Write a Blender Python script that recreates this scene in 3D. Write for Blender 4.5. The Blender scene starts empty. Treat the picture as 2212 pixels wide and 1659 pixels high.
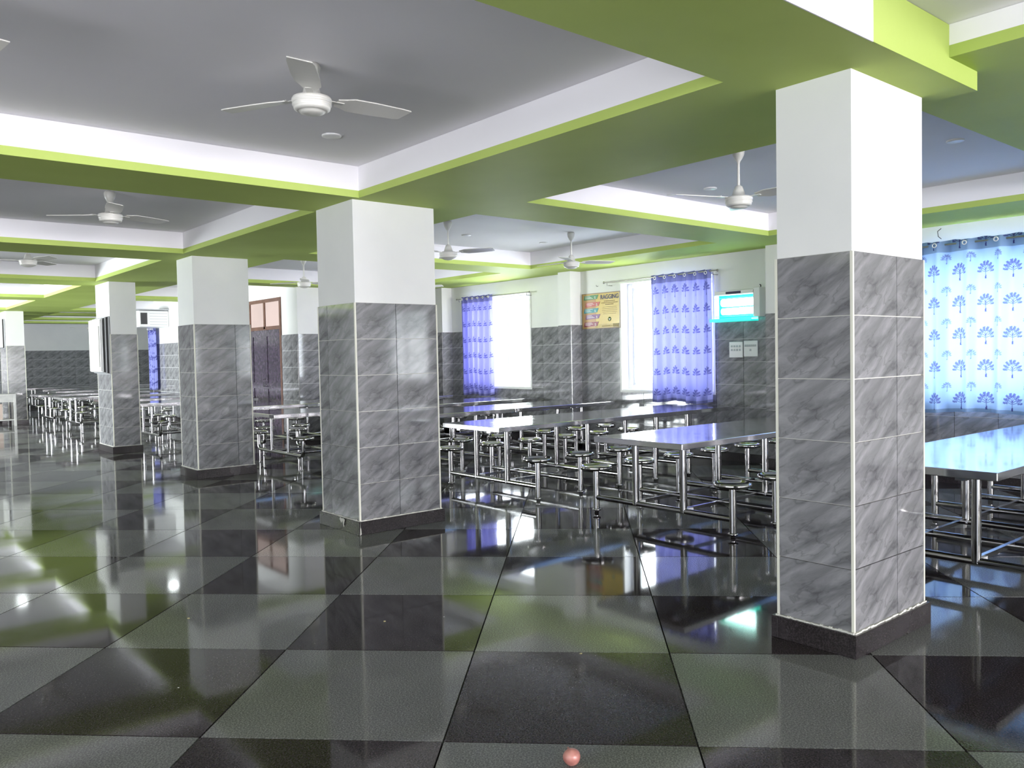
import bpy, math, random
from math import sin, cos, pi, radians, atan2, sqrt, hypot
from mathutils import Vector, Matrix
random.seed(7)
sc = bpy.context.scene
COL = sc.collection

# ------------------------------------------------------------------ camera
F_PX, YAW, PITCH, ROLL, CAM_H = 1780.0, radians(50.07), radians(-2.0), radians(-1.09), 1.53
fw = Vector((cos(PITCH)*cos(YAW), cos(PITCH)*sin(YAW), sin(PITCH)))
rt = Vector((sin(YAW), -cos(YAW), 0)); up = rt.cross(fw)
r2 = cos(ROLL)*rt + sin(ROLL)*up; u2 = -sin(ROLL)*rt + cos(ROLL)*up
cd = bpy.data.cameras.new('camera'); cam = bpy.data.objects.new('camera', cd); COL.objects.link(cam)
cam.matrix_world = Matrix(((r2.x, u2.x, -fw.x, 0), (r2.y, u2.y, -fw.y, 0), (r2.z, u2.z, -fw.z, CAM_H), (0, 0, 0, 1)))
cd.sensor_fit = 'HORIZONTAL'; cd.sensor_width = 36.0; cd.lens = 36.0*F_PX/2212.0
cd.clip_start = 0.05; cd.clip_end = 200
sc.camera = cam

# ------------------------------------------------------------------ colour management, world, daylight
sc.view_settings.view_transform = 'Standard'; sc.view_settings.look = 'None'
sc.view_settings.gamma = 1.0; sc.view_settings.use_curve_mapping = False
sc.view_settings.exposure = 0.46
sc.cycles.use_denoising = True
sc.cycles.max_bounces = 10; sc.cycles.diffuse_bounces = 5; sc.cycles.glossy_bounces = 5
sc.cycles.transmission_bounces = 6; sc.cycles.caustics_reflective = True; sc.cycles.blur_glossy = 0.3; sc.cycles.caustics_refractive = False
sc.cycles.sample_clamp_indirect = 12.0
w = bpy.data.worlds.new('daylight_sky'); sc.world = w; w.use_nodes = True
bg = w.node_tree.nodes['Background']; bg.inputs[0].default_value = (0.86, 0.93, 1.0, 1); bg.inputs[1].default_value = 3.0

def area(name, loc, direction, sx, sy, radiance, col=(1, 1, 1), spread=180):
    """area lamp: daylight just outside a window or doorway, or the added ceiling fill"""
    l = bpy.data.lights.new(name, 'AREA'); l.shape = 'RECTANGLE'; l.size = sx; l.size_y = sy
    l.energy = radiance*pi*sx*sy/ (1.0); l.color = col; l.spread = radians(spread)
    o = bpy.data.objects.new(name, l); COL.objects.link(o); o.location = loc
    o.rotation_euler = Vector(direction).to_track_quat('-Z', 'Y').to_euler()
    return o
XW = 9.7          # inner face of the window wall
# windows of the window wall: (y0, y1), behind each a bright sky
WINS = [(-8.6, -6.4), (-3.6, -1.7), (2.2, 4.35), (7.12, 8.86), (11.05, 12.95)]
WZ0, WZ1 = 0.95, 2.62
WTOP = lambda a: 2.50 if abs(a-2.2) < 0.01 else WZ1
RW = [3, 2.5, 16, 11, 11]
for (a_, b_), r_ in zip(WINS, RW):
    area('window_daylight', (XW+0.42, (a_+b_)/2, (WZ0+WTOP(a_))/2), (-1, 0, -0.05), b_-a_, WTOP(a_)-WZ0, r_, (0.93, 0.96, 1.0))
# glazed openings of the rear wall (behind the camera) and of the far left side
area('rear_daylight', (3.0, -20.3, 1.4), (0, 1, 0.06), 12.0, 2.4, 34, (1.0, 0.965, 1.0))
area('left_daylight', (-6.4, 20.5, 1.3), (1, -0.1, 0.12), 5.4, 2.4, 20, (0.92, 0.99, 1.0), 105)
area('added_ceiling_fill', (-9.3, -2.0, 0.02), (0, 0, 1), 6.0, 14.0, 6, (1.0, 0.965, 1.0))      # added up-facing lamp by an invented left opening, brightens the ceiling
area('far_daylight', (XW+0.42, 28.5, 1.7), (-1, 0, 0), 4.0, 1.6, 3, (0.8, 0.88, 1.0))

# ------------------------------------------------------------------ materials
def new_mat(name):
    m = bpy.data.materials.new(name); m.use_nodes = True
    return m, m.node_tree, m.node_tree.nodes['Principled BSDF']
def plain(name, col, rough=0.5, metal=0.0, spec=0.5, bump=0.0, bscale=40, emis=None, estr=0):
    m, nt, b = new_mat(name)
    b.inputs['Base Color'].default_value = (*col, 1); b.inputs['Roughness'].default_value = rough
    b.inputs['Metallic'].default_value = metal; b.inputs['Specular IOR Level'].default_value = spec
    if emis: b.inputs['Emission Color'].default_value = (*emis, 1); b.inputs['Emission Strength'].default_value = estr
    if bump:
        tc = nt.nodes.new('ShaderNodeTexCoord'); n = nt.nodes.new('ShaderNodeTexNoise'); n.inputs['Scale'].default_value = bscale
        n.inputs['Detail'].default_value = 4; bp = nt.nodes.new('ShaderNodeBump'); bp.inputs['Strength'].default_value = bump; bp.inputs['Distance'].default_value = 0.01
        nt.links.new(tc.outputs['Object'], n.inputs['Vector']); nt.links.new(n.outputs['Fac'], bp.inputs['Height']); nt.links.new(bp.outputs['Normal'], b.inputs['Normal'])
    return m
def mottled(name, c1, c2, scale, rough, spec=0.5, detail=6, rvar=0.0, lo=0.35, hi=0.65):
    m, nt, b = new_mat(name); N = nt.nodes.new; L = nt.links.new
    tc = N('ShaderNodeTexCoord'); n = N('ShaderNodeTexNoise'); n.inputs['Scale'].default_value = scale; n.inputs['Detail'].default_value = detail
    r = N('ShaderNodeValToRGB'); r.color_ramp.elements[0].color = (*c1, 1); r.color_ramp.elements[1].color = (*c2, 1)
    r.color_ramp.elements[0].position = lo; r.color_ramp.elements[1].position = hi
    L(tc.outputs['Object'], n.inputs['Vector']); L(n.outputs['Fac'], r.inputs['Fac']); L(r.outputs['Color'], b.inputs['Base Color'])
    b.inputs['Roughness'].default_value = rough; b.inputs['Specular IOR Level'].default_value = spec
    if rvar:
        n2 = N('ShaderNodeTexNoise'); n2.inputs['Scale'].default_value = 2.2; n2.inputs['Detail'].default_value = 5
        mr = N('ShaderNodeMapRange'); mr.inputs['To Min'].default_value = rough; mr.inputs['To Max'].default_value = rough+rvar
        mr.inputs['From Min'].default_value = 0.4; mr.inputs['From Max'].default_value = 0.75
        L(tc.outputs['Object'], n2.inputs['Vector']); L(n2.outputs['Fac'], mr.inputs['Value']); L(mr.outputs['Result'], b.inputs['Roughness'])
    return m
def marble(name, dark, mid, light, rough):
    """printed grey marble wall tile: veins climb to the upper right; every tile repeats the print (object coordinates)"""
    m, nt, b = new_mat(name); N = nt.nodes.new; L = nt.links.new
    tc = N('ShaderNodeTexCoord'); oi = N('ShaderNodeObjectInfo')
    mp = N('ShaderNodeMapping'); mp.inputs['Rotation'].default_value = (0, radians(30), 0); mp.inputs['Scale'].default_value = (1, 1, 1)
    L(tc.outputs['Object'], mp.inputs['Vector'])
    mp2 = N('ShaderNodeMapping'); mp2.inputs['Scale'].default_value = (1.5, 1, 6.0); L(mp.outputs['Vector'], mp2.inputs['Vector'])
    n = N('ShaderNodeTexNoise'); n.inputs['Scale'].default_value = 1.35; n.inputs['Detail'].default_value = 7; n.inputs['Roughness'].default_value = 0.58; n.inputs['Distortion'].default_value = 0.7
    L(mp2.outputs['Vector'], n.inputs['Vector'])
    r = N('ShaderNodeValToRGB'); cr = r.color_ramp
    cr.elements[0].position = 0.30; cr.elements[0].color = (*dark, 1); cr.elements[1].position = 0.72; cr.elements[1].color = (*light, 1)
    e = cr.elements.new(0.5); e.color = (*mid, 1)
    L(n.outputs['Fac'], r.inputs['Fac'])
    # thin darker veins
    mp3 = N('ShaderNodeMapping'); mp3.inputs['Scale'].default_value = (0.9, 1, 4.5); mp3.inputs['Location'].default_value = (3, 0, 1); L(mp.outputs['Vector'], mp3.inputs['Vector'])
    n3 = N('ShaderNodeTexNoise'); n3.inputs['Scale'].default_value = 2.2; n3.inputs['Detail'].default_value = 5; n3.inputs['Distortion'].default_value = 1.2
    L(mp3.outputs['Vector'], n3.inputs['Vector'])
    s = N('ShaderNodeMath'); s.operation = 'SUBTRACT'; s.inputs[1].default_value = 0.5; L(n3.outputs['Fac'], s.inputs[0])
    a = N('ShaderNodeMath'); a.operation = 'ABSOLUTE'; L(s.outputs[0], a.inputs[0])
    mr = N('ShaderNodeMapRange'); mr.inputs['From Min'].default_value = 0.0; mr.inputs['From Max'].default_value = 0.022; mr.inputs['To Min'].default_value = 0.74; mr.inputs['To Max'].default_value = 1.0
    L(a.outputs[0], mr.inputs['Value'])
    mr2 = N('ShaderNodeMapRange'); mr2.inputs['To Min'].default_value = 0.93; mr2.inputs['To Max'].default_value = 1.05; L(oi.outputs['Random'], mr2.inputs['Value'])
    mm = N('ShaderNodeMath'); mm.operation = 'MULTIPLY'; L(mr.outputs['Result'], mm.inputs[0]); L(mr2.outputs['Result'], mm.inputs[1])
    mx = N('ShaderNodeVectorMath'); mx.operation = 'SCALE'; L(r.outputs['Color'], mx.inputs[0]); L(mm.outputs[0], mx.inputs['Scale'])
    L(mx.outputs['Vector'], b.inputs['Base Color'])
    b.inputs['Roughness'].default_value = rough; b.inputs['Specular IOR Level'].default_value = 0.55
    return m
def granite(name, base, speck, rough, spec, rvar):
    m, nt, b = new_mat(name); N = nt.nodes.new; L = nt.links.new
    tc = N('ShaderNodeTexCoord')
    n = N('ShaderNodeTexNoise'); n.inputs['Scale'].default_value = 140; n.inputs['Detail'].default_value = 3
    r = N('ShaderNodeValToRGB'); r.color_ramp.elements[0].position = 0.42; r.color_ramp.elements[0].color = (*base, 1)
    r.color_ramp.elements[1].position = 0.72; r.color_ramp.elements[1].color = (*speck, 1)
    L(tc.outputs['Object'], n.inputs['Vector']); L(n.outputs['Fac'], r.inputs['Fac'])
    n2 = N('ShaderNodeTexNoise'); n2.inputs['Scale'].default_value = 2.0; n2.inputs['Detail'].default_value = 6; L(tc.outputs['Object'], n2.inputs['Vector'])
    mr = N('ShaderNodeMapRange'); mr.inputs['From Min'].default_value = 0.3; mr.inputs['From Max'].default_value = 0.7; mr.inputs['To Min'].default_value = 0.88; mr.inputs['To Max'].default_value = 1.12
    L(n2.outputs['Fac'], mr.inputs['Value'])
    sc_ = N('ShaderNodeVectorMath'); sc_.operation = 'SCALE'; L(r.outputs['Color'], sc_.inputs[0]); L(mr.outputs['Result'], sc_.inputs['Scale']); L(sc_.outputs['Vector'], b.inputs['Base Color'])
    m2 = N('ShaderNodeMapRange'); m2.inputs['From Min'].default_value = 0.45; m2.inputs['From Max'].default_value = 0.75; m2.inputs['To Min'].default_value = rough; m2.inputs['To Max'].default_value = rough+rvar
    L(n2.outputs['Fac'], m2.inputs['Value']); L(m2.outputs['Result'], b.inputs['Roughness'])
    b.inputs['Specular IOR Level'].default_value = spec
    return m
def steel_mat(name, col, rough, brushed=False):
    m, nt, b = new_mat(name); N = nt.nodes.new; L = nt.links.new
    b.inputs['Base Color'].default_value = (*col, 1); b.inputs['Metallic'].default_value = 1.0; b.inputs['Roughness'].default_value = rough
    tc = N('ShaderNodeTexCoord'); n = N('ShaderNodeTexNoise'); n.inputs['Scale'].default_value = 3.5; n.inputs['Detail'].default_value = 5
    L(tc.outputs['Object'], n.inputs['Vector'])
    mr = N('ShaderNodeMapRange'); mr.inputs['From Min'].default_value = 0.35; mr.inputs['From Max'].default_value = 0.7
    mr.inputs['To Min'].default_value = rough*0.8; mr.inputs['To Max'].default_value = rough*1.5
    L(n.outputs['Fac'], mr.inputs['Value']); L(mr.outputs['Result'], b.inputs['Roughness'])
    return m
M_PAINT = mottled('white_wall_paint', (0.74, 0.745, 0.74), (0.80, 0.80, 0.79), 1.2, 0.55, 0.3)
M_CEIL = mottled('ceiling_white_paint', (0.88, 0.865, 0.895), (0.92, 0.905, 0.93), 0.7, 0.7, 0.2)
M_GREEN = mottled('lime_green_paint', (0.43, 0.545, 0.135), (0.48, 0.60, 0.16), 1.0, 0.6, 0.12)
M_TILE = marble('grey_marble_wall_tile', (0.10, 0.102, 0.11), (0.245, 0.243, 0.258), (0.40, 0.395, 0.42), 0.06)
M_GROUT = plain('pale_cement_grout', (0.62, 0.61, 0.56), 0.8)
M_BEAD = plain('cream_corner_bead', (0.72, 0.71, 0.62), 0.5)
M_SKIRT = granite('dark_granite_skirting', (0.022, 0.018, 0.02), (0.06, 0.05, 0.055), 0.16, 0.5, 0.2)
M_FD = granite('black_granite_floor', (0.022, 0.017, 0.019), (0.085, 0.070, 0.077), 0.05, 0.24, 0.06)
M_FL = granite('grey_granite_floor', (0.125, 0.127, 0.124), (0.30, 0.30, 0.29), 0.06, 0.24, 0.07)
M_JOINT = plain('floor_joint', (0.03, 0.03, 0.03), 0.8)
M_TOP = steel_mat('satin_steel_table_top', (0.74, 0.73, 0.75), 0.09)
M_STEEL = steel_mat('polished_steel_tube', (0.46, 0.45, 0.46), 0.10)
M_SEAT = steel_mat('polished_steel_seat', (0.54, 0.53, 0.53), 0.08)
M_FAN = plain('cream_white_fan_enamel', (0.74, 0.73, 0.68), 0.3)
M_ALU = plain('white_window_frame', (0.82, 0.82, 0.82), 0.35)
M_WHITE = plain('white_plastic', (0.80, 0.80, 0.80), 0.35)
M_GREYP = plain('grey_plastic', (0.45, 0.46, 0.48), 0.4)
M_BLACK = plain('black_plastic', (0.02, 0.02, 0.022), 0.4)
M_WOOD = mottled('reddish_brown_wood', (0.10, 0.045, 0.03), (0.15, 0.07, 0.05), 9, 0.35)
M_DOOR = mottled('dark_varnished_door', (0.030, 0.024, 0.038), (0.07, 0.05, 0.08), 14, 0.12)
M_ROD = plain('dull_metal_rod', (0.35, 0.34, 0.32), 0.35, 0.9)
M_EYE = plain('white_eyelet_ring', (0.85, 0.85, 0.88), 0.2, 0.3)
M_GLOW = plain('glowing_tube_white', (1, 1, 1), 0.4, emis=(0.75, 1.0, 0.98), estr=7.0)
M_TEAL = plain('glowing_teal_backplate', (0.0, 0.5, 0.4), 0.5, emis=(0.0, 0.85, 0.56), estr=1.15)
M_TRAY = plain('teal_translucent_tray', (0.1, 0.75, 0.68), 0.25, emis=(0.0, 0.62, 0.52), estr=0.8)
M_LAMP = plain('lit_downlight_disc', (1, 1, 1), 0.5, emis=(0.93, 1.0, 1.0), estr=30)
def cloth_mat():
    m, nt, b = new_mat('violet_tree_print_voile'); N = nt.nodes.new; L = nt.links.new
    out = nt.nodes['Material Output']; nt.nodes.remove(b)
    at = N('ShaderNodeAttribute'); at.attribute_name = 'print'
    df = N('ShaderNodeBsdfDiffuse'); tr = N('ShaderNodeBsdfTranslucent'); mx = N('ShaderNodeMixShader'); mx.inputs[0].default_value = 0.15
    L(at.outputs['Color'], df.inputs['Color']); L(at.outputs['Color'], tr.inputs['Color'])
    L(df.outputs[0], mx.inputs[1]); L(tr.outputs[0], mx.inputs[2]); L(mx.outputs[0], out.inputs['Surface'])
    return m
M_CLOTH = cloth_mat()
def glass_mat():
    m, nt, b = new_mat('clear_window_glass'); N = nt.nodes.new; L = nt.links.new
    out = nt.nodes['Material Output']; nt.nodes.remove(b)
    t = N('ShaderNodeBsdfTransparent'); t.inputs[0].default_value = (0.96, 0.98, 0.97, 1); g = N('ShaderNodeBsdfGlossy'); g.inputs['Roughness'].default_value = 0.01
    mx = N('ShaderNodeMixShader'); mx.inputs[0].default_value = 0.06
    L(t.outputs[0], mx.inputs[1]); L(g.outputs[0], mx.inputs[2]); L(mx.outputs[0], out.inputs['Surface'])
    return m
M_GLASS = glass_mat()

# ------------------------------------------------------------------ mesh helpers
class MB:
    def __init__(s): s.v = []; s.f = []; s.mi = []; s.sm = []
    def add(s, vs, fs, mi=0, smooth=False):
        n = len(s.v); s.v += [tuple(x) for x in vs]
        for f in fs: s.f.append([i+n for i in f]); s.mi.append(mi); s.sm.append(smooth)
    def box(s, x0, x1, y0, y1, z0, z1, mi=0, skip=''):
        vs = [(x0,y0,z0),(x1,y0,z0),(x1,y1,z0),(x0,y1,z0),(x0,y0,z1),(x1,y0,z1),(x1,y1,z1),(x0,y1,z1)]
        F = {'b':(0,3,2,1),'t':(4,5,6,7),'f':(0,1,5,4),'k':(2,3,7,6),'l':(3,0,4,7),'r':(1,2,6,5)}
        s.add(vs, [f for k, f in F.items() if k not in skip], mi)
    def ring(s, c, ax1, ax2, r, n): return [Vector(c)+ax1*(r*cos(2*pi*i/n))+ax2*(r*sin(2*pi*i/n)) for i in range(n)]
    def tube(s, pts, r, n=10, mi=0, cap=True):
        pts = [Vector(p) for p in pts]; rings = []
        prev = None
        for i, p in enumerate(pts):
            if i == 0: t = pts[1]-p
            elif i == len(pts)-1: t = p-pts[i-1]
            else: t = (p-pts[i-1]).normalized()+(pts[i+1]-p).normalized()
            t.normalize()
            if prev is None:
                a = Vector((0, 0, 1)) if abs(t.z) < 0.9 else Vector((1, 0, 0)); a1 = (a-t*a.dot(t)).normalized()
            else: a1 = (prev-t*prev.dot(t)).normalized()
            prev = a1; rings.append(s.ring(p, a1, t.cross(a1), r, n))
        vs = [v for g in rings for v in g]; fs = []
        for k in range(len(rings)-1):
            for i in range(n):
                j = (i+1) % n; fs.append((k*n+i, k*n+j, (k+1)*n+j, (k+1)*n+i))
        s.add(vs, fs, mi, True)
        if cap: s.add(rings[0], [tuple(range(n-1, -1, -1))], mi); s.add(rings[-1], [tuple(range(n))], mi)
    def lathe(s, prof, c=(0, 0, 0), n=24, mi=0, smooth=True):
        """prof: list of (r, z) from one end to the other"""
        cx, cy, cz = c; vs = []; fs = []
        for r, z in prof:
            for i in range(n): vs.append((cx+r*cos(2*pi*i/n), cy+r*sin(2*pi*i/n), cz+z))
        for k in range(len(prof)-1):
            for i in range(n):
                j = (i+1) % n; fs.append((k*n+i, k*n+j, (k+1)*n+j, (k+1)*n+i))
        s.add(vs, fs, mi, smooth)
    def mesh(s, name, mats):
        me = bpy.data.meshes.new(name); me.from_pydata(s.v, [], s.f)
        for m in (mats if isinstance(mats, (list, tuple)) else [mats]): me.materials.append(m)
        me.polygons.foreach_set('material_index', s.mi); me.polygons.foreach_set('use_smooth', s.sm); me.update()
        return me
def link(name, me, parent=None, loc=(0, 0, 0), rz=0.0):
    o = bpy.data.objects.new(name, me); COL.objects.link(o)
    if parent: o.parent = parent
    o.location = loc; o.rotation_euler = (0, 0, rz)
    return o
def part(name, mb, mats, parent=None, loc=(0, 0, 0), rz=0.0): return link(name, mb.mesh(name, mats), parent, loc, rz)
def tag(o, label, cat, group=None):
    o['label'] = label; o['category'] = cat
    if group: o['group'] = group
    return o
def empty(name, loc=(0, 0, 0), rz=0.0):
    o = bpy.data.objects.new(name, None); COL.objects.link(o); o.location = loc; o.rotation_euler = (0, 0, rz); o.empty_display_size = 0.1
    return o
def struct(o): o['kind'] = 'structure'; return o
def bevel(o, wd=0.004, seg=2):
    m = o.modifiers.new('bevel', 'BEVEL'); m.width = wd; m.segments = seg; m.limit_method = 'ANGLE'
    return o

# ------------------------------------------------------------------ wall tiles
TH, TW = 0.315, 0.45; SK = 0.12; DZ = SK+6*TH     # tile height, width, skirting height, top of the tiled dado
_tc = {}
def tile_mesh(u0, u1, v0, v1, t):
    k = (round(u0, 3), round(u1, 3), round(v0, 3), round(v1, 3), t)
    if k not in _tc:
        g = 0.0012; b = 0.0015; mb = MB()
        a0, a1, c0, c1 = u0+g, u1-g, v0+g, v1-g
        vs = [(a0,0,c0),(a1,0,c0),(a1,0,c1),(a0,0,c1),(a0+b,-t,c0+b),(a1-b,-t,c0+b),(a1-b,-t,c1-b),(a0+b,-t,c1-b)]
        mb.add(vs, [(4,5,6,7),(0,1,5,4),(1,2,6,5),(2,3,7,6),(3,0,4,7)])
        _tc[k] = mb.mesh('tile', M_TILE)
    return _tc[k]
def tile_face(parent, O, u, width, off=0.0, holes=(), t=0.012, z0=SK, rows=6, w=TW, h=TH, split=None):
    """tiles on a vertical face. O: lower left corner as seen from the room (z ignored), u: unit direction to the right"""
    rz = atan2(u[1], u[0])
    cuts = split if split else []
    if not split:
        x = -off
        while x < width-0.004: cuts.append((max(x, 0), min(x+w, width), x)); x += w
    for (a0, a1, xo) in cuts:
        if a1-a0 < 0.02: continue
        for r in range(rows):
            zz = z0+r*h; rects = [(a0, a1, zz, zz+h)]
            for (h0, h1, hz0, hz1) in holes:
                nr = []
                for (p, q, c, d) in rects:
                    if q <= h0+1e-4 or p >= h1-1e-4 or d <= hz0+1e-4 or c >= hz1-1e-4: nr.append((p, q, c, d)); continue
                    if c < hz0-0.01: nr.append((p, q, c, hz0))
                    c2 = max(c, hz0)
                    if p < h0-0.01: nr.append((p, h0, c2, d))
                    if q > h1+0.01: nr.append((h1, q, c2, d))
                rects = nr
            for (p, q, c, d) in rects:
                link('wall_tile', tile_mesh(p-xo, q-xo, c-zz, d-zz, t), parent, (O[0]+u[0]*xo, O[1]+u[1]*xo, zz), rz)

# ------------------------------------------------------------------ floor
th = radians(45.55); E1 = Vector((cos(th), sin(th), 0)); E2 = Vector((-sin(th), cos(th), 0)); C0 = Vector((2.54, 3.38, 0))
fb = MB(); fb.box(-6.2, 10.1, -20.2, 33.6, -0.12, -0.012)
floor = struct(part('floor', fb, M_JOINT))
def ftile_mesh(dark, name='floor_tile'):
    mb = MB(); g = 0.0018; b = 0.002; t = -0.012
    vs = [(g,g,t),(1-g,g,t),(1-g,1-g,t),(g,1-g,t),(g+b,g+b,0),(1-g-b,g+b,0),(1-g-b,1-g-b,0),(g+b,1-g-b,0)]
    mb.add(vs, [(4,5,6,7),(0,1,5,4),(1,2,6,5),(2,3,7,6),(3,0,4,7)])
    return mb.mesh(name, M_FD if dark else M_FL)
FM = [ftile_mesh(True), ftile_mesh(False)]
cand = []; rest = []
for i in range(-44, 44):
    for j in range(-44, 44):
        P = C0+E1*i+E2*j; c = P+(E1+E2)*0.5
        if not (-6.0 < c.x < 9.9 and -19.8 < c.y < 33.4): continue
        if c.x > 7.4 and c.y > 15.2 and c.y < 23.2: continue
        d = c-Vector((0, 0, CAM_H)); z = d.dot(fw)
        vis = z > 0.3 and abs(d.dot(r2)/z) < 1106/F_PX+0.7/z and d.dot(u2)/z > -829.5/F_PX-1.0/z
        (cand if vis else rest).append((c.length, P, (i+j) % 2 == 0))
cand.sort(key=lambda q: q[0]); rest += cand[300:]; cand = cand[:300]
for _, P, dk in cand: link('floor_tile', FM[0 if dk else 1], floor, P, th)
mb = MB()
for _, P, dk in rest:
    g = 0.0018; q = [P+E1*a+E2*b_ for a, b_ in ((g, g), (1-g, g), (1-g, 1-g), (g, 1-g))]
    mb.add([(p.x, p.y, 0) for p in q]+[(p.x, p.y, -0.012) for p in q], [(0,1,2,3),(4,5,1,0),(5,6,2,1),(6,7,3,2),(7,4,0,3)], 0 if dk else 1)
o = part('distant_floor_tiles', mb, [M_FD, M_FL], floor); o['kind'] = 'stuff'

# ------------------------------------------------------------------ ceiling and beams
ZS, ZC = 2.89, 3.155; ZG = ZS+0.06
mb = MB(); mb.box(-6.2, 10.1, -20.2, 33.6, ZC, ZC+0.15); ceiling = struct(part('ceiling', mb, M_CEIL))
def beam(x0, x1, y0, y1, zs=ZS, zg=None):
    zg = zs+0.06 if zg is None else zg; mb = MB()
    mb.box(x0, x1, y0, y1, zs, zg, 1, 't'); mb.box(x0, x1, y0, y1, zg, ZC-0.001, 0, 'bt')
    return part('beam', mb, [M_CEIL, M_GREEN], ceiling)
LBY = [(-15.6, -14.8), (-11.2, -10.4), (-6.9, -6.1), (-2.6, -1.8), (1.80, 2.53), (6.22, 7.03), (10.65, 11.5), (15.0, 15.95), (19.15, 20.0), (23.7, 24.7), (28.1, 28.9)]
RBY = [(-15.4, -14.7), (-11.0, -10.3), (-6.7, -6.0), (-2.4, -1.75), (5.57, 6.31), (9.86, 10.6), (14.05, 14.6)]
RBY2 = [(18.6, 19.3), (23.2, 24.2), (25.6, 26.3), (28.3, 29.0), (30.8, 31.5)]
beam(3.55, 4.77, 1.80, 2.53); beam(3.55, 4.87, 2.53, 33.5)                     # beam along the pillar row
beam(4.42, 5.22, -20, 1.68, 2.99)               # its shallower stretch near the camera
beam(4.42, 4.77, 1.68, 1.80, 2.99)
beam(-2.6, -1.8, -20, 33.5); 
beam(8.68, 9.7, -20, 14.5)                       # soffit along the window wall
for a_, b_ in LBY:
    beam(-1.8, 4.42 if a_ < -1 else 3.55, a_, b_)
    beam(-6.0, -2.6, a_, b_)
for a_, b_ in RBY: beam(5.22 if a_ < 0 else 4.87, 8.68, a_, b_)
beam(4.77, 8.68, 1.68, 2.30, 2.99)
for x0_, x1_, z1_, m_ in ((-1.8, 3.63, ZC-0.002, M_CEIL), (3.63, 4.42, ZC-0.002, M_GREEN), (4.42, 4.77, 2.99, M_GREEN)):   # plastered fascia of the beam nearest the camera
    mb = MB(); mb.box(x0_, x1_, 1.794, 1.80, ZS-0.0005, z1_); part('beam_fascia', mb, m_, ceiling)
for a_, b_ in RBY2: beam(4.87, 6.9 if a_ < 23 else 9.7, a_, b_)

# ------------------------------------------------------------------ walls
def wall_boxes(mb, ax, c0, c1, a0, a1, z0, z1, holes):
    """wall slab with rectangular openings; ax='x': slab spans c0..c1 in x and runs along y"""
    def bx(p, q, zz0, zz1):
        if q-p < 1e-4 or zz1-zz0 < 1e-4: return
        if ax == 'x': mb.box(c0, c1, p, q, zz0, zz1)
        else: mb.box(p, q, c0, c1, zz0, zz1)
    cur = a0
    for (h0, h1, hz0, hz1) in sorted(holes):
        bx(cur, h0, z0, z1); bx(h0, h1, z0, hz0); bx(h0, h1, hz1, z1); cur = h1
    bx(cur, a1, z0, z1)
mb = MB(); wall_boxes(mb, 'x', XW, XW+0.3, -20.2, 33.6, -0.1, 3.2, [(a_, b_, WZ0, WTOP(a_)) for a_, b_ in WINS]+[(26.5, 30.5, 0.95, 2.5)])
wall_right = struct(part('wall_right', mb, M_PAINT))
# solid block behind the return wall and the corridor side
mb = MB(); mb.box(6.9, XW, 14.5, 23.35, -0.1, 3.2); wall_return = struct(part('wall_return', mb, M_PAINT))
mb = MB(); mb.box(-6.2, 10.0, 33.3, 33.6, -0.1, 3.2); wall_far = struct(part('wall_far', mb, M_PAINT))
mb = MB(); wall_boxes(mb, 'x', -6.2, -6.0, -20.2, 33.6, -0.1, 3.2, [(-9.0, 5.0, 0.0, 2.85), (17.8, 23.2, 0.0, 2.7)])  # near opening is invented, cut to let the added ceiling fill in
wall_left = struct(part('wall_left', mb, M_PAINT))
mb = MB(); wall_boxes(mb, 'y', -20.2, -20.0, -6.0, XW, -0.1, 3.2, [(-4.0, 9.0, 0.2, 2.6)])
wall_back = struct(part('wall_back', mb, M_PAINT))
mb = MB(); mb.box(2.2, 3.74, 25.6, 25.8, -0.1, 3.2); wall_partition = struct(part('wall_partition', mb, M_PAINT))
PIL = [(5.68, 6.12), (9.77, 10.06), (13.42, 13.9)]
PX = XW-0.24
# dado tiles, window wall
hol = lambda y1: [(y1-b_, y1-a_, WZ0, WZ1) for a_, b_ in WINS]
segs = [(0.3, 5.68), (6.12, 9.77), (10.06, 13.42), (13.9, 14.5)]
for a_, b_ in segs: tile_face(wall_right, (XW, b_), (0, -1), b_-a_, 0.0, hol(b_))
tile_face(wall_return, (6.9, 14.5), (1, 0), 2.8)
tile_face(wall_return, (6.9, 15.2), (0, -1), 0.7)
tile_face(wall_return, (6.9, 23.35), (0, -1), 23.35-16.75, 0.1)
tile_face(wall_far, (3.5, 33.3), (1, 0), 6.2)
tile_face(wall_partition, (2.2, 25.6), (1, 0), 1.54)
for a_, b_ in PIL:
    mb = MB(); mb.box(PX, XW, a_, b_, 0, ZS); p_ = part('pilaster', mb, M_PAINT, wall_right)
    tile_face(p_, (PX, b_), (0, -1), b_-a_, 0, w=0.5)
    tile_face(p_, (PX, a_), (1, 0), 0.24)
# skirtings
def skirt(name, x0, x1, y0, y1, parent=None):
    mb = MB(); mb.box(x0, x1, y0, y1, 0, SK); o = part(name, mb, M_SKIRT, parent)
    return o
cur = -6.0
for k, (a_, b_) in enumerate(segs): struct(skirt('baseboard_right', XW-0.02, XW, a_ if k else -20.0, b_))
for a_, b_ in PIL:
    mb = MB(); mb.box(PX-0.02, XW-0.02, a_-0.0, b_, 0, SK); struct(part('baseboard_pilaster', mb, M_SKIRT))
struct(skirt('baseboard_return', 6.88, XW-0.02, 14.48, 14.5)); struct(skirt('baseboard_corridor', 6.88, 6.9, 14.5, 15.2)); struct(skirt('baseboard_corridor', 6.88, 6.9, 16.75, 23.35))
struct(skirt('baseboard_far', 3.0, XW, 33.28, 33.3)); struct(skirt('baseboard_partition', 2.2, 3.74, 25.58, 25.6))

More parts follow.
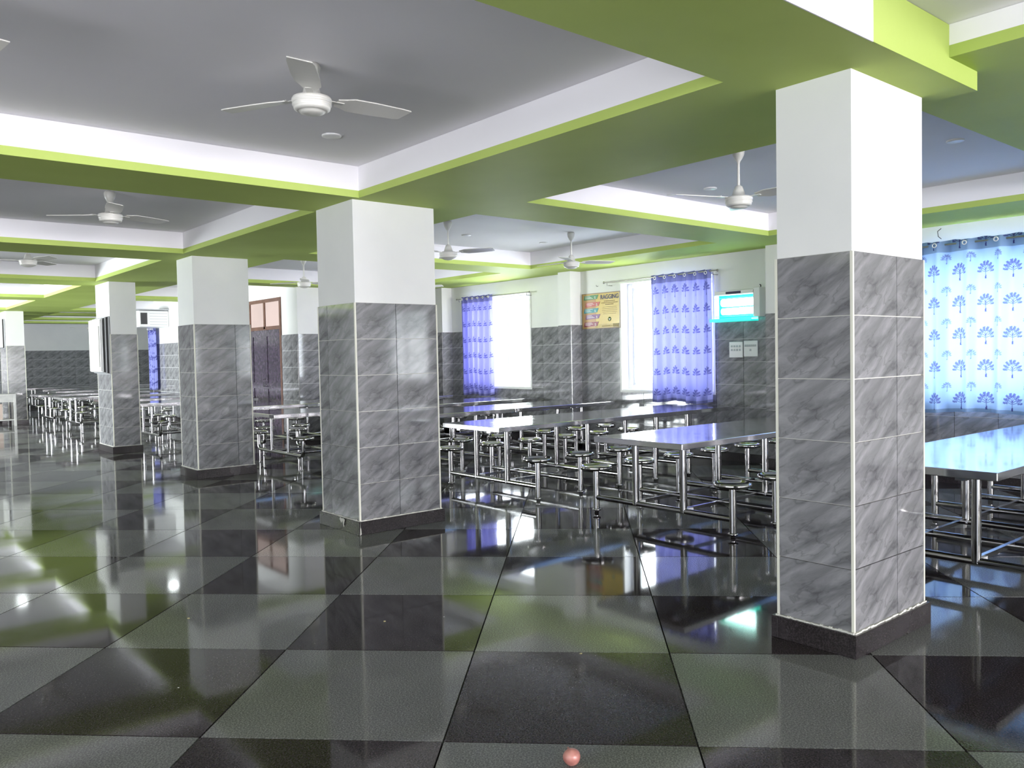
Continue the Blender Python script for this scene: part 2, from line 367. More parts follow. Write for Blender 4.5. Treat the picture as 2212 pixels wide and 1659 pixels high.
# ------------------------------------------------------------------ windows
def window(n, y0, y1, z0=WZ0, z1=WZ1, x=XW, sash=0.42):
    root = struct(empty('window_%d' % n, (x, (y0+y1)/2, z0)))
    yc = (y0+y1)/2; h = z1-z0; hw = (y1-y0)/2
    mb = MB()      # plastered reveal trim that frames the opening
    for (p, q, r, s_) in ((-hw-0.035, -hw, -0.035, h+0.035), (hw, hw+0.035, -0.035, h+0.035), (-hw, hw, h, h+0.035), (-hw, hw, -0.035, 0)):
        mb.box(-0.018, 0.0, p, q, r, s_)
    part('window_trim', mb, M_PAINT, root)
    mb = MB(); f = 0.07; xa, xb = 0.14, 0.20
    for (p, q, r, s_) in ((-hw, -hw+f, 0, h), (hw-f, hw, 0, h), (-hw+f, hw-f, 0, f), (-hw+f, hw-f, h-f, h)): mb.box(xa, xb, p, q, r, s_)
    bevel(part('window_frame', mb, M_ALU, root), 0.004)
    m_ = -hw+2*hw*sash
    for k, (p, q, dx) in enumerate(((-hw+f, m_+0.025, 0.0), (m_-0.025, hw-f, 0.022))):
        mb = MB(); g = 0.04; x0_, x1_ = xa+0.01+dx, xa+0.03+dx
        for (a, b, r, s_) in ((p, p+g, f, h-f), (q-g, q, f, h-f), (p+g, q-g, f, f+g), (p+g, q-g, h-f-g, h-f)): mb.box(x0_, x1_, a, b, r, s_)
        sh = part('sash', mb, M_ALU, root)
        mb = MB(); mb.box(x0_+0.008, x0_+0.012, p+g, q-g, f+g, h-f-g); part('pane', mb, M_GLASS, sh)
    mb = MB(); mb.box(0.0, 0.14, -hw, hw, -0.001, 0.012); part('window_sill', mb, M_PAINT, root)
for n, (a_, b_) in enumerate(WINS): window(n+1, a_, b_, WZ0, WTOP(a_))
window(6, 26.5, 30.5, 0.95, 2.5, XW)

# ------------------------------------------------------------------ door in the corridor wall
dr = struct(empty('door_1', (6.9, 15.97, 0)))
mb = MB()
for y_ in (-0.77, -0.03, 0.70): mb.box(-0.02, 0.06, y_, y_+0.07, 2.15 if y_ == -0.03 else 0, 2.68)
mb.box(-0.02, 0.06, -0.77, 0.77, 2.68, 2.75); mb.box(-0.02, 0.06, -0.70, 0.70, 2.13, 2.2)
part('door_frame', mb, M_WOOD, dr)
for s_ in (0, 1):
    mb = MB(); y0_ = -0.7+0.7*s_; mb.box(-0.005, 0.035, y0_+0.003, y0_+0.697, 0.01, 2.13)
    mb.box(-0.018, -0.005, y0_+0.003, y0_+0.09, 0.01, 2.13); mb.box(-0.018, -0.005, y0_+0.61, y0_+0.697, 0.01, 2.13)
    for z_ in (0.01, 0.95, 2.0): mb.box(-0.018, -0.005, y0_+0.09, y0_+0.61, z_, z_+0.12)
    lf = part('door_leaf', mb, M_DOOR, dr)
    mb = MB(); mb.tube([(-0.02, y0_+0.06+0.57*(1-s_), 1.0), (-0.05, y0_+0.06+0.57*(1-s_), 1.0), (-0.05, y0_+0.06+0.57*(1-s_), 1.14), (-0.02, y0_+0.06+0.57*(1-s_), 1.14)], 0.008, 8)
    part('door_handle', mb, M_STEEL, lf)
M_TRANS = plain('pinkish_transom_glass', (0.75, 0.66, 0.64), 0.25, emis=(1.0, 0.88, 0.84), estr=0.38)  # pane's brightness put in as emission, no lamp behind it
for s_ in (0, 1):
    mb = MB(); mb.box(0.0, 0.01, -0.7+0.74*s_, -0.03+0.73*s_, 2.2, 2.68); part('transom_pane', mb, M_TRANS, dr)

# ------------------------------------------------------------------ pillars
def pillar(x0, x1, y0, y1, label, splits_l=None, splits_f=None):
    r = empty('pillar', ((x0+x1)/2, (y0+y1)/2, 0)); tag(r, label, 'pillar')
    cx, cy = (x0+x1)/2, (y0+y1)/2; a, b = (x1-x0)/2, (y1-y0)/2
    g = 0.014
    mb = MB(); mb.box(-a+g, a-g, -b+g, b-g, 0.0, DZ); part('mortar_core', mb, M_GROUT, r)
    mb = MB(); mb.box(-a+g-0.004, a-g+0.004, -b+g-0.004, b-g+0.004, DZ, ZS); part('painted_shaft', mb, M_PAINT, r)
    tile_face(r, (-a+g, b-g), (0, -1), 2*(b-g), split=splits_l)
    tile_face(r, (-a+g, -b+g), (1, 0), 2*(a-g), split=splits_f)
    tile_face(r, (a-g, -b+g), (0, 1), 2*(b-g))
    tile_face(r, (a-g, b-g), (-1, 0), 2*(a-g))
    for sx, sy in ((-1, -1), (1, -1), (-1, 1), (1, 1)):
        mb = MB(); e = 0.006
        xs = sorted((sx*(a-g-0.001), sx*(a-0.0005))); ys = sorted((sy*(b-g-0.001), sy*(b-0.0005)))
        mb.box(xs[0], xs[1], ys[0], ys[1], SK, DZ-0.002); part('corner_bead', mb, M_BEAD, r)
    # granite skirting: four slabs standing proud of the tiles, with a rough line of mortar on top
    s = 0.022
    for (p, q, c, d) in ((-a-s, a+s, -b-s, -b+g), (-a-s, a+s, b-g, b+s), (-a-s, -a+g, -b+g, b-g), (a-g, a+s, -b+g, b-g)):
        mb = MB(); mb.box(p, q, c, d, 0, SK-0.004); bevel(part('skirting_slab', mb, M_SKIRT, r), 0.002, 1)
    mb = MB(); rnd = random.Random(int(x0*100+y0*10)); n = 26
    for (P, Q, nx, ny) in (((-a-.002, -b-.002), (a+.002, -b-.002), 0, -1), ((-a-.002, b+.002), (-a-.002, -b-.002), -1, 0)):
        for k in range(n):
            t0, t1 = k/n, (k+1)/n; w_ = 0.003+0.007*rnd.random(); hh = 0.002+0.006*rnd.random()**2
            x_a, y_a = P[0]+(Q[0]-P[0])*t0, P[1]+(Q[1]-P[1])*t0; x_b, y_b = P[0]+(Q[0]-P[0])*t1, P[1]+(Q[1]-P[1])*t1
            xs = sorted((x_a, x_b)); ys = sorted((y_a, y_b))
            if ny: ys = [ys[0]-w_, ys[0]+0.003]
            else: xs = [xs[0]-w_, xs[0]+0.003]
            mb.box(xs[0], xs[1], ys[0], ys[1], SK-0.004, SK+hh)
    o = part('mortar_line', mb, M_GROUT, r)
    return r
sp = lambda cuts: [(a, b, a if c is None else c) for a, b, c in cuts]
P1 = pillar(3.87, 4.66, 2.02, 2.45, 'nearest and largest pillar on the right, white above grey marble tiles', [(0, .402, 0)], [(0, .45, 0), (.45, .762, .45)])
P2 = pillar(3.52, 4.38, 6.29, 6.98, 'second pillar from the right, mid picture, pale marble tiles and chipped dark skirting', [(0, .17, -.28), (.17, .662, .17)], [(0, .40, 0), (.40, .832, .40)])
P3 = pillar(3.70, 4.46, 10.80, 11.42, 'third pillar from the right, left of the mid pillar and plain', None, [(0, .53, 0), (.53, .732, .53)])
P4 = pillar(3.72, 4.16, 14.90, 15.80, 'fourth pillar from the right with white notice boards hung on its left face')
P5 = pillar(3.60, 4.02, 24.20, 25.10, 'farthest pillar at the left edge, brightly lit above its tiles')

# ------------------------------------------------------------------ steel tables with fixed stools
def U(y0, y1, ztop, zb, r=0.07, x=0, n=5):
    pts = [(x, y0, ztop)]
    for k in range(n+1):
        a = pi+ (pi/2)*k/n; pts.append((x, y0+r+r*cos(a), zb+r+r*sin(a)))
    for k in range(n+1):
        a = -pi/2+(pi/2)*k/n; pts.append((x, y1-r+r*cos(a), zb+r+r*sin(a)))
    pts.append((x, y1, ztop)); return pts
SH = 0.78
mb = MB(); mb.lathe([(0.0, .418), (.03, .418), (.06, .424), (.143, .425), (.151, .432), (.153, .448), (.150, .461), (.143, .466), (.135, .462), (.127, .450), (.06, .444), (0.0, .443)], n=28)
SEAT = mb.mesh('seat', M_SEAT)
mb = MB(); mb.tube([(0, 0, 0.045), (0, 0, 0.42)], 0.030, 14); mb.lathe([(0.0, 0.0), (.020, 0.0), (.022, .02), (.022, .03), (.042, .034), (.043, .045), (.03, .05)], n=14); POST = mb.mesh('stool_post', M_STEEL)
mb = MB(); mb.tube([(0, 0, 0), (0, 0, 0.19)], 0.016, 8); mb.lathe([(0, 0), (.024, 0), (.026, .008), (.016, .014)], n=10); FOOT = mb.mesh('foot', M_STEEL)
mb = MB(); n_ = 20; q_ = [(0.027*math.copysign(abs(cos(2*pi*i/n_))**0.6, cos(2*pi*i/n_)), 0.027*math.copysign(abs(sin(2*pi*i/n_))**0.6, sin(2*pi*i/n_))) for i in range(n_)]
mb.add([(x, y, 0.15) for x, y in q_]+[(x, y, SH-0.05) for x, y in q_], [(i, (i+1) % n_, n_+(i+1) % n_, n_+i) for i in range(n_)], 0, True); LEGA = mb.mesh('leg', M_STEEL)
mb = MB(); mb.tube([(0, 0, 0.20), (0, 0, SH-0.05)], 0.022, 12); mb.box(-.04, .04, -.04, .04, SH-0.056, SH-0.05); LEGB = mb.mesh('leg', M_STEEL)
mb = MB(); mb.tube([(0, -.77, .16), (0, .77, .16)], 0.026, 12); CROSSA = mb.mesh('cross_tube', M_STEEL)
mb = MB(); mb.tube(U(-.74, .74, .42, .20), 0.026, 12); CROSSB = mb.mesh('bent_frame_tube', M_STEEL)
mb = MB(); mb.box(-.035, .035, -.035, .035, .165, .205); BLOCK = mb.mesh('joint_block', M_WHITE)
def table(label, x0, x1, yc, style='A', half=0.5, rz=0.0, x_first=0.3, legs_every=2, group=None, z=SH):
    xc = (x0+x1)/2; r = empty('dining_table', (xc, yc, 0), rz); tag(r, label, 'table', group)
    hl = (x1-x0)/2
    mb = MB(); mb.box(-hl, hl, -half, half, z-0.052, z)
    bevel(part('table_top', mb, M_TOP, r), 0.005, 2)
    mb = MB(); mb.box(-hl+0.05, hl-0.05, -0.3, -0.24, z-0.075, z-0.052); mb.box(-hl+0.05, hl-0.05, 0.24, 0.3, z-0.075, z-0.052)
    part('top_bearer', mb, M_STEEL, r)
    x = -hl+x_first; k = 0; ly = 0.27
    xs = []
    while x < hl-0.15: xs.append(x); x += 0.62
    for k, x in enumerate(xs):
        if style == 'A':
            link('cross_tube', CROSSA, r, (x, 0, 0))
            for s in (-1, 1):
                sp_ = link('stool_post', POST, r, (x, .77*s, 0)); link('seat', SEAT, sp_)
        else:
            bf_ = link('bent_frame_tube', CROSSB, r, (x, 0, 0))
            for s in (-1, 1):
                link('foot', FOOT, bf_, (0, .70*s, 0)); link('seat', SEAT, bf_, (0, .74*s, 0))
        if k % legs_every == 0 or k == len(xs)-1:
            for s in (-1, 1):
                link('leg', LEGA if style == 'A' else LEGB, r, (x, ly*s, 0))
                if style == 'A': link('joint_block', BLOCK, r, (x+0.055, ly*s, -0.02))
    if len(xs) > 1:
        for s in (-1, 1):
            mb = MB(); zz = 0.165 if style == 'A' else 0.20
            if style == 'A': mb.box(xs[0], xs[-1], ly*s-0.014, ly*s+0.014, zz-0.005, zz+0.023)
            else: mb.tube([(xs[0], ly*s, zz), (xs[-1], ly*s, zz)], 0.020, 10)
            part('side_rail', mb, M_STEEL, r)
    return r
table('steel dining table with fixed stools at right edge, beyond the nearest pillar', 5.3, 9.4, 2.38)
table('steel dining table with fixed stools, nearest one left of the largest pillar', 5.34, 9.4, 4.74)
table('long steel dining table, second from the front, its end in full view mid picture', 5.36, 9.5, 7.14)
table('steel dining table, near half of the pair in the third row behind the mid pillar', 5.4, 7.45, 9.35)
table('steel dining table, far half of the third row pair, by the window wall', 7.46, 9.5, 9.35)
table('steel dining table on bent tubes, front one between second and third pillars', 4.7, 9.5, 11.18, 'B')
table('steel dining table on bent tube frame, second one behind the third pillar', 5.0, 9.3, 13.38, 'B', x_first=0.4)
table('steel dining table on bent tube frame seen between third and fourth pillars', 4.3, 6.6, 16.2, 'B', x_first=0.35)
table('steel dining table nearest to the fourth pillar on its far left side', 4.35, 6.6, 18.35, 'B')
table('steel dining table in the far left row, second beyond the notice board pillar', 4.05, 6.6, 20.75, 'B')
table('steel dining table in the far left row, bright top ending left of the others', 4.0, 6.6, 23.2, 'B')
table('steel dining table far left, narrow bright strip just above the long one', 4.85, 9.0, 25.6, 'B')
table('steel dining table far left, last but one before the dark tiled wall', 4.95, 9.0, 27.9, 'B')
table('steel dining table farthest left, last before the dark tiled wall', 4.9, 9.0, 30.2, 'B')

# ------------------------------------------------------------------ ceiling fans
mb = MB(); mb.lathe([(0.0, 0.0), (.045, 0.0), (.052, -.02), (.045, -.06), (.028, -.095), (.014, -.11), (.014, -.12)], n=20); CANOPY = mb.mesh('canopy', M_FAN)
mb = MB(); mb.lathe([(.014, .135), (.03, .125), (.043, .09), (.054, .05), (.085, .046), (.104, .040), (.109, .030), (.109, .018), (.100, .013), (.106, .009), (.107, -.002), (.097, -.008), (.101, -.013), (.098, -.024), (.080, -.034), (.072, -.032), (.066, -.042), (.04, -.050), (0, -.052)], n=40); MOTOR = mb.mesh('motor_housing', M_FAN)
def blade_mesh():
    mb = MB(); N = 10; t = 0.003; vs = []
    for k in range(N+1):
        f = k/N; x = 0.15+0.44*f; w0 = 0.035+0.027*min(1, f*5) if f < 0.2 else 0.062+0.012*(1-abs(f-0.5)*1.2)
        tw = -radians(13-5*f)
        if k == N: w0 *= 0.9
        for s in (-1, 1):
            y = s*w0+0.006*(1-f); vs += [(x-(0.012*s if k == N else 0), y*cos(tw), y*sin(tw)+t), (x-(0.012*s if k == N else 0), y*cos(tw), y*sin(tw)-t)]
    fs = []
    for k in range(N):
        a = 4*k; b = a+4
        fs += [(a, b, b+2, a+2), (a+1, a+3, b+3, b+1), (a, a+1, b+1, b), (a+2, b+2, b+3, a+3)]
    fs += [(0, 2, 3, 1), (4*N, 4*N+1, 4*N+3, 4*N+2)]
    mb.add(vs, fs); mb.box(0.08, 0.19, -0.018, 0.018, -0.007, -0.003)
    for xx in (0.165, 0.18):
        for yy in (-0.012, 0.012): mb.box(xx-0.003, xx+0.003, yy-0.003, yy+0.003, 0.002, 0.006)
    return mb.mesh('blade', M_FAN)
BLADE = blade_mesh()
def fan(label, x, y, zh, ang, group=None):
    r = empty('ceiling_fan', (x, y, ZC)); tag(r, label, 'ceiling fan', group)
    link('canopy', CANOPY, r, (0, 0, 0))
    mb = MB(); mb.tube([(0, 0, -0.1), (0, 0, zh-ZC+0.12)], 0.011, 10); part('downrod', mb, M_FAN, r)
    link('motor_housing', MOTOR, r, (0, 0, zh-ZC))
    for k in range(3): link('blade', BLADE, r, (0, 0, zh-ZC+0.042), radians(ang+120*k))
    return r
fan('nearest ceiling fan, seen from below in the big left coffer', 2.13, 4.22, 2.93, -2)
fan('ceiling fan at the left edge with only one blade tip in view', 0.1, 4.35, 2.93, 2)
fan('ceiling fan in the second coffer at left, above the third pillar', 2.16, 8.48, 2.90, 20)
fan('ceiling fan in the third coffer at the left edge, mostly pale', 2.2, 12.8, 2.90, 50)
fan('ceiling fan just left of the nearest pillar, on a long rod', 5.69, 3.92, 2.72, 35)
fan('ceiling fan just right of the second pillar, one blade raised', 5.83, 8.11, 2.74, 60)
fan('ceiling fan above the two curtained windows, right of its twin', 7.74, 7.96, 2.72, -25)
fan('ceiling fan between the second and third pillars', 5.98, 12.29, 2.72, 5)
fan('ceiling fan behind the second pillar with a blade tip in view on its right', 7.9, 12.1, 2.70, -60)
fan('tiny ceiling fan before the far wall at left', 6.8, 29.6, 2.66, 40)

# round cover plates and lit downlights on the ceiling
def disc(name, label, x, y, m, cat, r_=0.065):
    mb = MB(); mb.lathe([(0, -.012), (r_*0.9, -.012), (r_, -.008), (r_, 0)], n=24); o = part(name, mb, m); o.location = (x, y, ZC); tag(o, label, cat)
disc('ceiling_cover_plate', 'round white cover plate on ceiling near the closest fan', 2.91, 5.47, M_WHITE, 'cover plate', 0.07)
disc('ceiling_cover_plate', 'round cover plate beside the fan left of the nearest pillar', 6.85, 5.05, M_WHITE, 'cover plate')
disc('ceiling_cover_plate', 'round cover plate on ceiling right of the nearest pillar', 6.91, 2.76, M_WHITE, 'cover plate')
disc('ceiling_cover_plate', 'round cover plate near the fan right of the second pillar', 6.7, 8.9, M_WHITE, 'cover plate')
disc('ceiling_cover_plate', 'round cover plate near the fan above the curtained windows', 8.1, 8.9, M_WHITE, 'cover plate')
disc('lit_downlight', 'lit round downlight in the far left coffer, reflected low left', 2.87, 18.64, M_LAMP, 'ceiling light', 0.10)
disc('lit_downlight', 'lit round downlight beyond the third pillar, right reflection of the pair', 5.49, 17.73, M_LAMP, 'ceiling light', 0.10)
disc('lit_downlight', 'lit round downlight beyond the fourth pillar, left reflection of the pair', 5.49, 19.55, M_LAMP, 'ceiling light', 0.10)

# ------------------------------------------------------------------ curtains
def tree_ink(a, b, s=1.0):
    """a,b metres from the trunk foot; returns print density"""
    a /= s*1.12; b /= s*1.12
    if abs(a) > 0.088 or b < -0.002 or b > 0.175: return 0.0
    if b < 0.11 and abs(a) < 0.0045+0.006*max(0, 1-b/0.035): return 1.0
    L = ((0, .075, .060, .122), (0, .075, -.060, .122), (0, .085, .034, .146), (0, .085, -.034, .146), (0, .09, 0.003, .156), (0, .064, .072, .092), (0, .064, -.072, .092))
    for x0, y0, x1, y1 in L:
        dx, dy = x1-x0, y1-y0; t = max(0, min(1, ((a-x0)*dx+(b-y0)*dy)/(dx*dx+dy*dy)))
        d = hypot(a-x0-dx*t, b-y0-dy*t)
        if d < 0.0028: return 0.95
        for q, rr in ((1.0, .0148), (0.74, .011)):
            for sgn in (-1, 1):
                px, py = x0+dx*q-dy*sgn*0.22*q, y0+dy*q+dx*sgn*0.22*q
                ex, ey = a-px, b-py; l = hypot(dx, dy); al = (ex*dx+ey*dy)/l; pe = (-ex*dy+ey*dx)/l
                if (al/(rr*1.25))**2+(pe/(rr*0.62))**2 < 1: return 0.85
    return 0.0
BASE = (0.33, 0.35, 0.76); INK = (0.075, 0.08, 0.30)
def curtain(label, y0, y1, z0, z1, folds, px, pz, base=BASE, amp=0.045, x=XW-0.10, ph=0.3, cloth_factor=1.25, steps=(200, 330), hem=0.012, off=0.5, sy=0.0, skew=0.0, small=True):
    """cloth hanging on eyelets; y1 is the left edge seen from the room"""
    r = empty('curtain', (x, (y0+y1)/2, z1)); tag(r, label, 'curtain', 'tree printed curtains')
    W, Hh = y1-y0, z1-z0; nu, nv = steps; yc = (y0+y1)/2
    vs = []; cols = []; UW = W*cloth_factor
    for j in range(nv+1):
        v = j/nv; z = -Hh*(1-v)
        for i in range(nu+1):
            u = i/nu; g = 0.55+0.45*(1-v)
            wav = sin(2*pi*folds*u+ph); fold = amp*(wav*(0.8+0.2*sin(9*u+1))+0.25*sin(4*pi*folds*u+ph*2+1.5*(1-v)))
            dy = 0.18*W/folds/2*sin(2*pi*folds*u+ph+1.1)*0.5*g
            zz = z+(0.012*sin(2*pi*folds*u+ph) if j == nv else 0)-(0.02*sin(3*u*pi+1)*(1-v))
            vs.append((fold*(0.75+0.25*g)+0.01*sin(7*u+3*v), (W/2-W*u)+dy-skew*(1-v)*W, zz))
            cu = u*UW; cv = z+Hh      # metres on the flat cloth
            k = 0.0
            gx = cu/px-off; ix = math.floor(gx+0.5); a = (gx-ix)*px
            gz = (cv-sy)/pz; iz = math.floor(gz); b = (gz-iz)*pz-0.03
            k = tree_ink(a, b, 1.0)
            if not k and small:
                gx2 = gx-0.5; ix2 = math.floor(gx2+0.5); a2 = (gx2-ix2)*px; gz2 = gz-0.5; b2 = (gz2-math.floor(gz2))*pz-0.05
                k = tree_ink(a2, b2, 0.55)*0.8
            wv = 0.96+0.04*((i+j) % 2)
            c = [base[q]*(1-k)*wv+INK[q]*k for q in range(3)]
            if v > 0.935: c = [q*0.55 for q in c]          # doubled heading band, darkened in colour where no light comes through
            if v < 0.02: c = [q*0.6 for q in c]            # hem
            cols.append((*c, 1))
    fs = [(j*(nu+1)+i, j*(nu+1)+i+1, (j+1)*(nu+1)+i+1, (j+1)*(nu+1)+i) for j in range(nv) for i in range(nu)]
    me = bpy.data.meshes.new('cloth'); me.from_pydata(vs, [], fs); me.materials.append(M_CLOTH)
    me.polygons.foreach_set('use_smooth', [True]*len(fs))
    ca = me.color_attributes.new('print', 'FLOAT_COLOR', 'POINT'); ca.data.foreach_set('color', [q for c in cols for q in c]); me.update()
    link('cloth', me, r)
    for k in range(folds):          # eyelets on the room-facing crests
        u = (k+0.75-ph/(2*pi))/folds
        if 0.02 < u < 0.99:
            mb = MB(); c = (-amp-0.012, W/2-W*u, -0.045)
            n = 18; R, rr = 0.021, 0.006; pv = []
            for i in range(n):
                A = 2*pi*i/n
                for q in range(6):
                    B = 2*pi*q/6; pv.append((c[0]+rr*0.6*sin(B), c[1]+(R+rr*cos(B))*cos(A), c[2]+(R+rr*cos(B))*sin(A)))
            mb.add(pv, [(i*6+q, i*6+(q+1) % 6, ((i+1) % n)*6+(q+1) % 6, ((i+1) % n)*6+q) for i in range(n) for q in range(6)], 0, True)
            part('eyelet', mb, M_EYE, r)
    return r
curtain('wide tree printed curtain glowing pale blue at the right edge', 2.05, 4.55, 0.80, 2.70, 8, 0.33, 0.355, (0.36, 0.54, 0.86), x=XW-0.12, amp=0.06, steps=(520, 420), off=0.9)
curtain('violet tree printed curtain, drawn over right half of the window beside the glowing box', 7.08, 8.18, 0.80, 2.68, 6, 0.235, 0.30, steps=(300, 420), cloth_factor=1.28, small=False)
curtain('violet tree printed curtain, leftmost of those drawn half open, right of the second pillar', 12.0, 12.98, 0.79, 2.67, 6, 0.22, 0.30, (0.33, 0.33, 0.74), steps=(240, 400), cloth_factor=1.35, small=False)
curtain('narrow blue tree printed curtain at the far end of the corridor wall', 22.75, 23.3, 0.8, 2.45, 6, 0.20, 0.34, x=6.79, steps=(60, 90))
def rod(label, y0, y1, z=2.655, x=XW-0.11):
    r = empty('curtain_rod', (x, (y0+y1)/2, z)); tag(r, label, 'curtain rod'); h = (y1-y0)/2
    mb = MB(); mb.tube([(0, -h, 0), (0, h, 0)], 0.010, 10); part('rod', mb, M_ROD, r)
    for s in (-1, 1):
        mb = MB(); mb.tube([(0, s*(h-0.06), -0.012), (0, s*(h-0.06), -0.05), (XW-x, s*(h-0.06), -0.05)], 0.006, 8); part('rod_bracket', mb, M_ROD, r)
        mb = MB(); mb.lathe([(0, -.02), (.014, -.014), (.016, 0), (.014, .014), (0, .02)], (0, 0, 0), 10); o = part('finial', mb, M_ROD, r, (0, s*(h+0.015), 0))
    return r
rod('curtain rod carrying the wide curtain at the right edge', 1.95, 4.65, 2.66)
rod('curtain rod above the window beside the poster', 6.98, 9.12)
rod('curtain rod above the window nearest the second pillar', 10.95, 13.08, 2.635)

# ------------------------------------------------------------------ poster RAGGING
def text_mesh(body, size, m, parent, loc, rot, extrude=0.001, sx=1.0, bold=0.0, name='lettering'):
    cu = bpy.data.curves.new(name, 'FONT'); cu.body = body; cu.size = size; cu.extrude = extrude; cu.align_x = 'CENTER'; cu.align_y = 'CENTER'; cu.offset = bold
    t = bpy.data.objects.new(name, cu); COL.objects.link(t); dg = bpy.context.evaluated_depsgraph_get(); me = bpy.data.meshes.new_from_object(t.evaluated_get(dg))
    bpy.data.objects.remove(t); me.materials.clear(); me.materials.append(m)
    o = bpy.data.objects.new(name, me); COL.objects.link(o); o.parent = parent; o.location = loc; o.rotation_euler = rot; o.scale = (sx, 1, 1)
    return o
pr = empty('poster', (XW-0.012, 9.3, 1.945), -pi/2)       # local x = right, local y = into wall, z up
tag(pr, 'yellow and tan RAGGING notice poster on white wall beside the window', 'poster')
PWd, PHt = 0.83, 0.555
M_PY = mottled('poster_yellow', (0.62, 0.44, 0.10), (0.70, 0.54, 0.16), 3, 0.25)
M_PT = plain('poster_tan', (0.50, 0.30, 0.14), 0.25)
M_NAVY = plain('poster_ink_navy', (0.02, 0.02, 0.07), 0.4); M_PW = plain('poster_white', (0.75, 0.75, 0.72), 0.4)
mb = MB(); mb.box(-PWd/2, PWd/2, 0.0, 0.012, 0, PHt); part('poster_board', mb, M_PY, pr)
mb = MB(); mb.box(-PWd/2+.01, -PWd/2+0.30, -0.001, 0, 0.01, PHt-.01); part('tan_column', mb, M_PT, pr)
mb = MB(); f_ = 0.012
for (p, q, c, d) in ((-PWd/2-f_, PWd/2+f_, -f_, 0), (-PWd/2-f_, PWd/2+f_, PHt, PHt+f_), (-PWd/2-f_, -PWd/2, 0, PHt), (PWd/2, PWd/2+f_, 0, PHt)): mb.box(p, q, -0.008, 0.012, c, d)
part('poster_frame', mb, plain('brown_frame', (0.22, 0.14, 0.08), 0.4), pr)
BC = [((0.05, 0.22, 0.07), 0.50, 0), ((0.45, 0.07, 0.05), 0.385, .035), ((0.0, 0.24, 0.27), 0.285, 0), ((0.20, 0.07, 0.22), 0.185, .035), ((0.25, 0.03, 0.06), 0.065, 0)]
for k, (c, zt, dx) in enumerate(BC):
    mb = MB(); x0_ = -PWd/2+0.03+dx; h_ = 0.078; e = 0.018
    P_ = [(x0_, zt-h_/2), (x0_+0.30, zt-h_/2+0.01), (x0_+0.335, zt+h_/2), (x0_+e, zt+h_/2-0.004)]
    mb.add([(p, -0.004, z) for p, z in P_]+[(p, -0.001, z) for p, z in P_], [(0, 1, 2, 3), (4, 5, 1, 0), (5, 6, 2, 1), (6, 7, 3, 2), (7, 4, 0, 3)])
    part('banner', mb, plain('banner_ink', c, 0.35), pr)
    mb = MB()
    for q in range(3): mb.box(x0_+0.03, x0_+0.15+0.03*((q*7+k) % 3), -0.0055, -0.004, zt+0.018-q*0.018, zt+0.024-q*0.018)
    mb.box(x0_+0.245, x0_+0.275, -0.0055, -0.004, zt-0.02, zt-0.012); mb.box(x0_+0.245, x0_+0.27, -0.0055, -0.004, zt, zt+0.012)
    part('banner_text_lines', mb, M_PW, pr)
text_mesh('RAGGING', 0.098, M_NAVY, pr, (0.19, -0.003, PHt-0.065), (pi/2, 0, 0), sx=0.90, bold=0.0022)
mb = MB()
for q, (wd, hh) in enumerate(((.24, .012), (.36, .012), (.18, .014), (.30, .005), (.32, .005), (.33, .005), (.31, .005), (.28, .005))):
    zt = PHt-0.135-q*0.027-(0.01 if q > 2 else 0); x_ = -wd/2
    while x_ < wd/2: l_ = 0.012+0.02*random.random(); mb.box(0.19+x_, 0.19+min(x_+l_, wd/2), -0.002, -0.0005, zt, zt+hh); x_ += l_+0.006
part('body_text_lines', mb, plain('poster_text_brown', (0.20, 0.12, 0.02), 0.5), pr)
mb = MB(); mb.lathe([(0, 0), (.034, 0), (.034, .002)], n=20); o = part('emblem', mb, plain('emblem_green', (0.10, 0.16, 0.03), 0.4), pr, (0.19, -0.001, 0.135)); o.rotation_euler = (pi/2, 0, 0)
mb = MB(); mb.add([(.17, -.0045, .15), (.19, -.0045, .105), (.215, -.0045, .15), (.19, -.0045, .14)], [(0, 1, 3), (1, 2, 3)]); part('emblem_leaf', mb, M_PW, pr)
mb = MB()
x_ = 0.02
while x_ < .38: mb.box(x_, x_+.012+.02*random.random(), -0.002, -0.0005, 0.02, 0.035); x_ += .034
part('footer_text', mb, plain('poster_footer_brown', (0.30, 0.22, 0.05), 0.5), pr)

# ------------------------------------------------------------------ glowing insect trap
it = empty('insect_light_trap', (XW, 6.69, 1.955), -pi/2); tag(it, 'white wall box insect trap glowing teal with bright tubes', 'insect trap')
mb = MB(); w_, h_, d_ = 0.31, 0.40, 0.14
mb.box(-w_, w_, -0.02, 0, 0, h_); mb.box(-w_, w_+0.02, -d_, 0, h_-0.055, h_)
mb.box(w_, w_+0.10, -d_, 0, 0.03, h_+0.02); mb.box(-w_-0.015, -w_, -d_, 0, 0.0, h_-0.055)
bevel(part('housing', mb, M_WHITE, it), 0.006)
mb = MB(); mb.box(-w_, w_, -0.03, -0.021, 0.03, h_-0.055); part('glowing_back_panel', mb, M_TEAL, it)
for zz in (0.12, 0.24):
    mb = MB(); mb.tube([(-w_+0.10, -0.085, zz), (w_-0.01, -0.085, zz)], 0.052 if zz > .2 else 0.045, 14); part('glowing_tube', mb, M_GLOW, it)
mb = MB()
for k in range(2): mb.tube([(-w_+0.035+k*.03, -d_, 0.04), (-w_+0.03+k*.03, -d_, h_-0.06)], 0.0025, 6)
for k in range(2): mb.tube([(-w_, -d_, 0.05+0.25*k), (w_, -d_, 0.05+0.25*k)], 0.0025, 6)
part('wire_guard', mb, M_GREYP, it)
mb = MB(); mb.box(-w_-0.045, w_, -d_-0.05, 0, -0.022, 0.0); mb.box(-w_-0.045, w_, -d_-0.05, -d_-0.04, 0.0, 0.02); part('catch_tray', mb, M_TRAY, it)
mb = MB(); mb.box(-0.12, 0.12, -d_-0.003, -d_, h_-0.045, h_-0.012); part('name_plate', mb, M_NAVY, it)
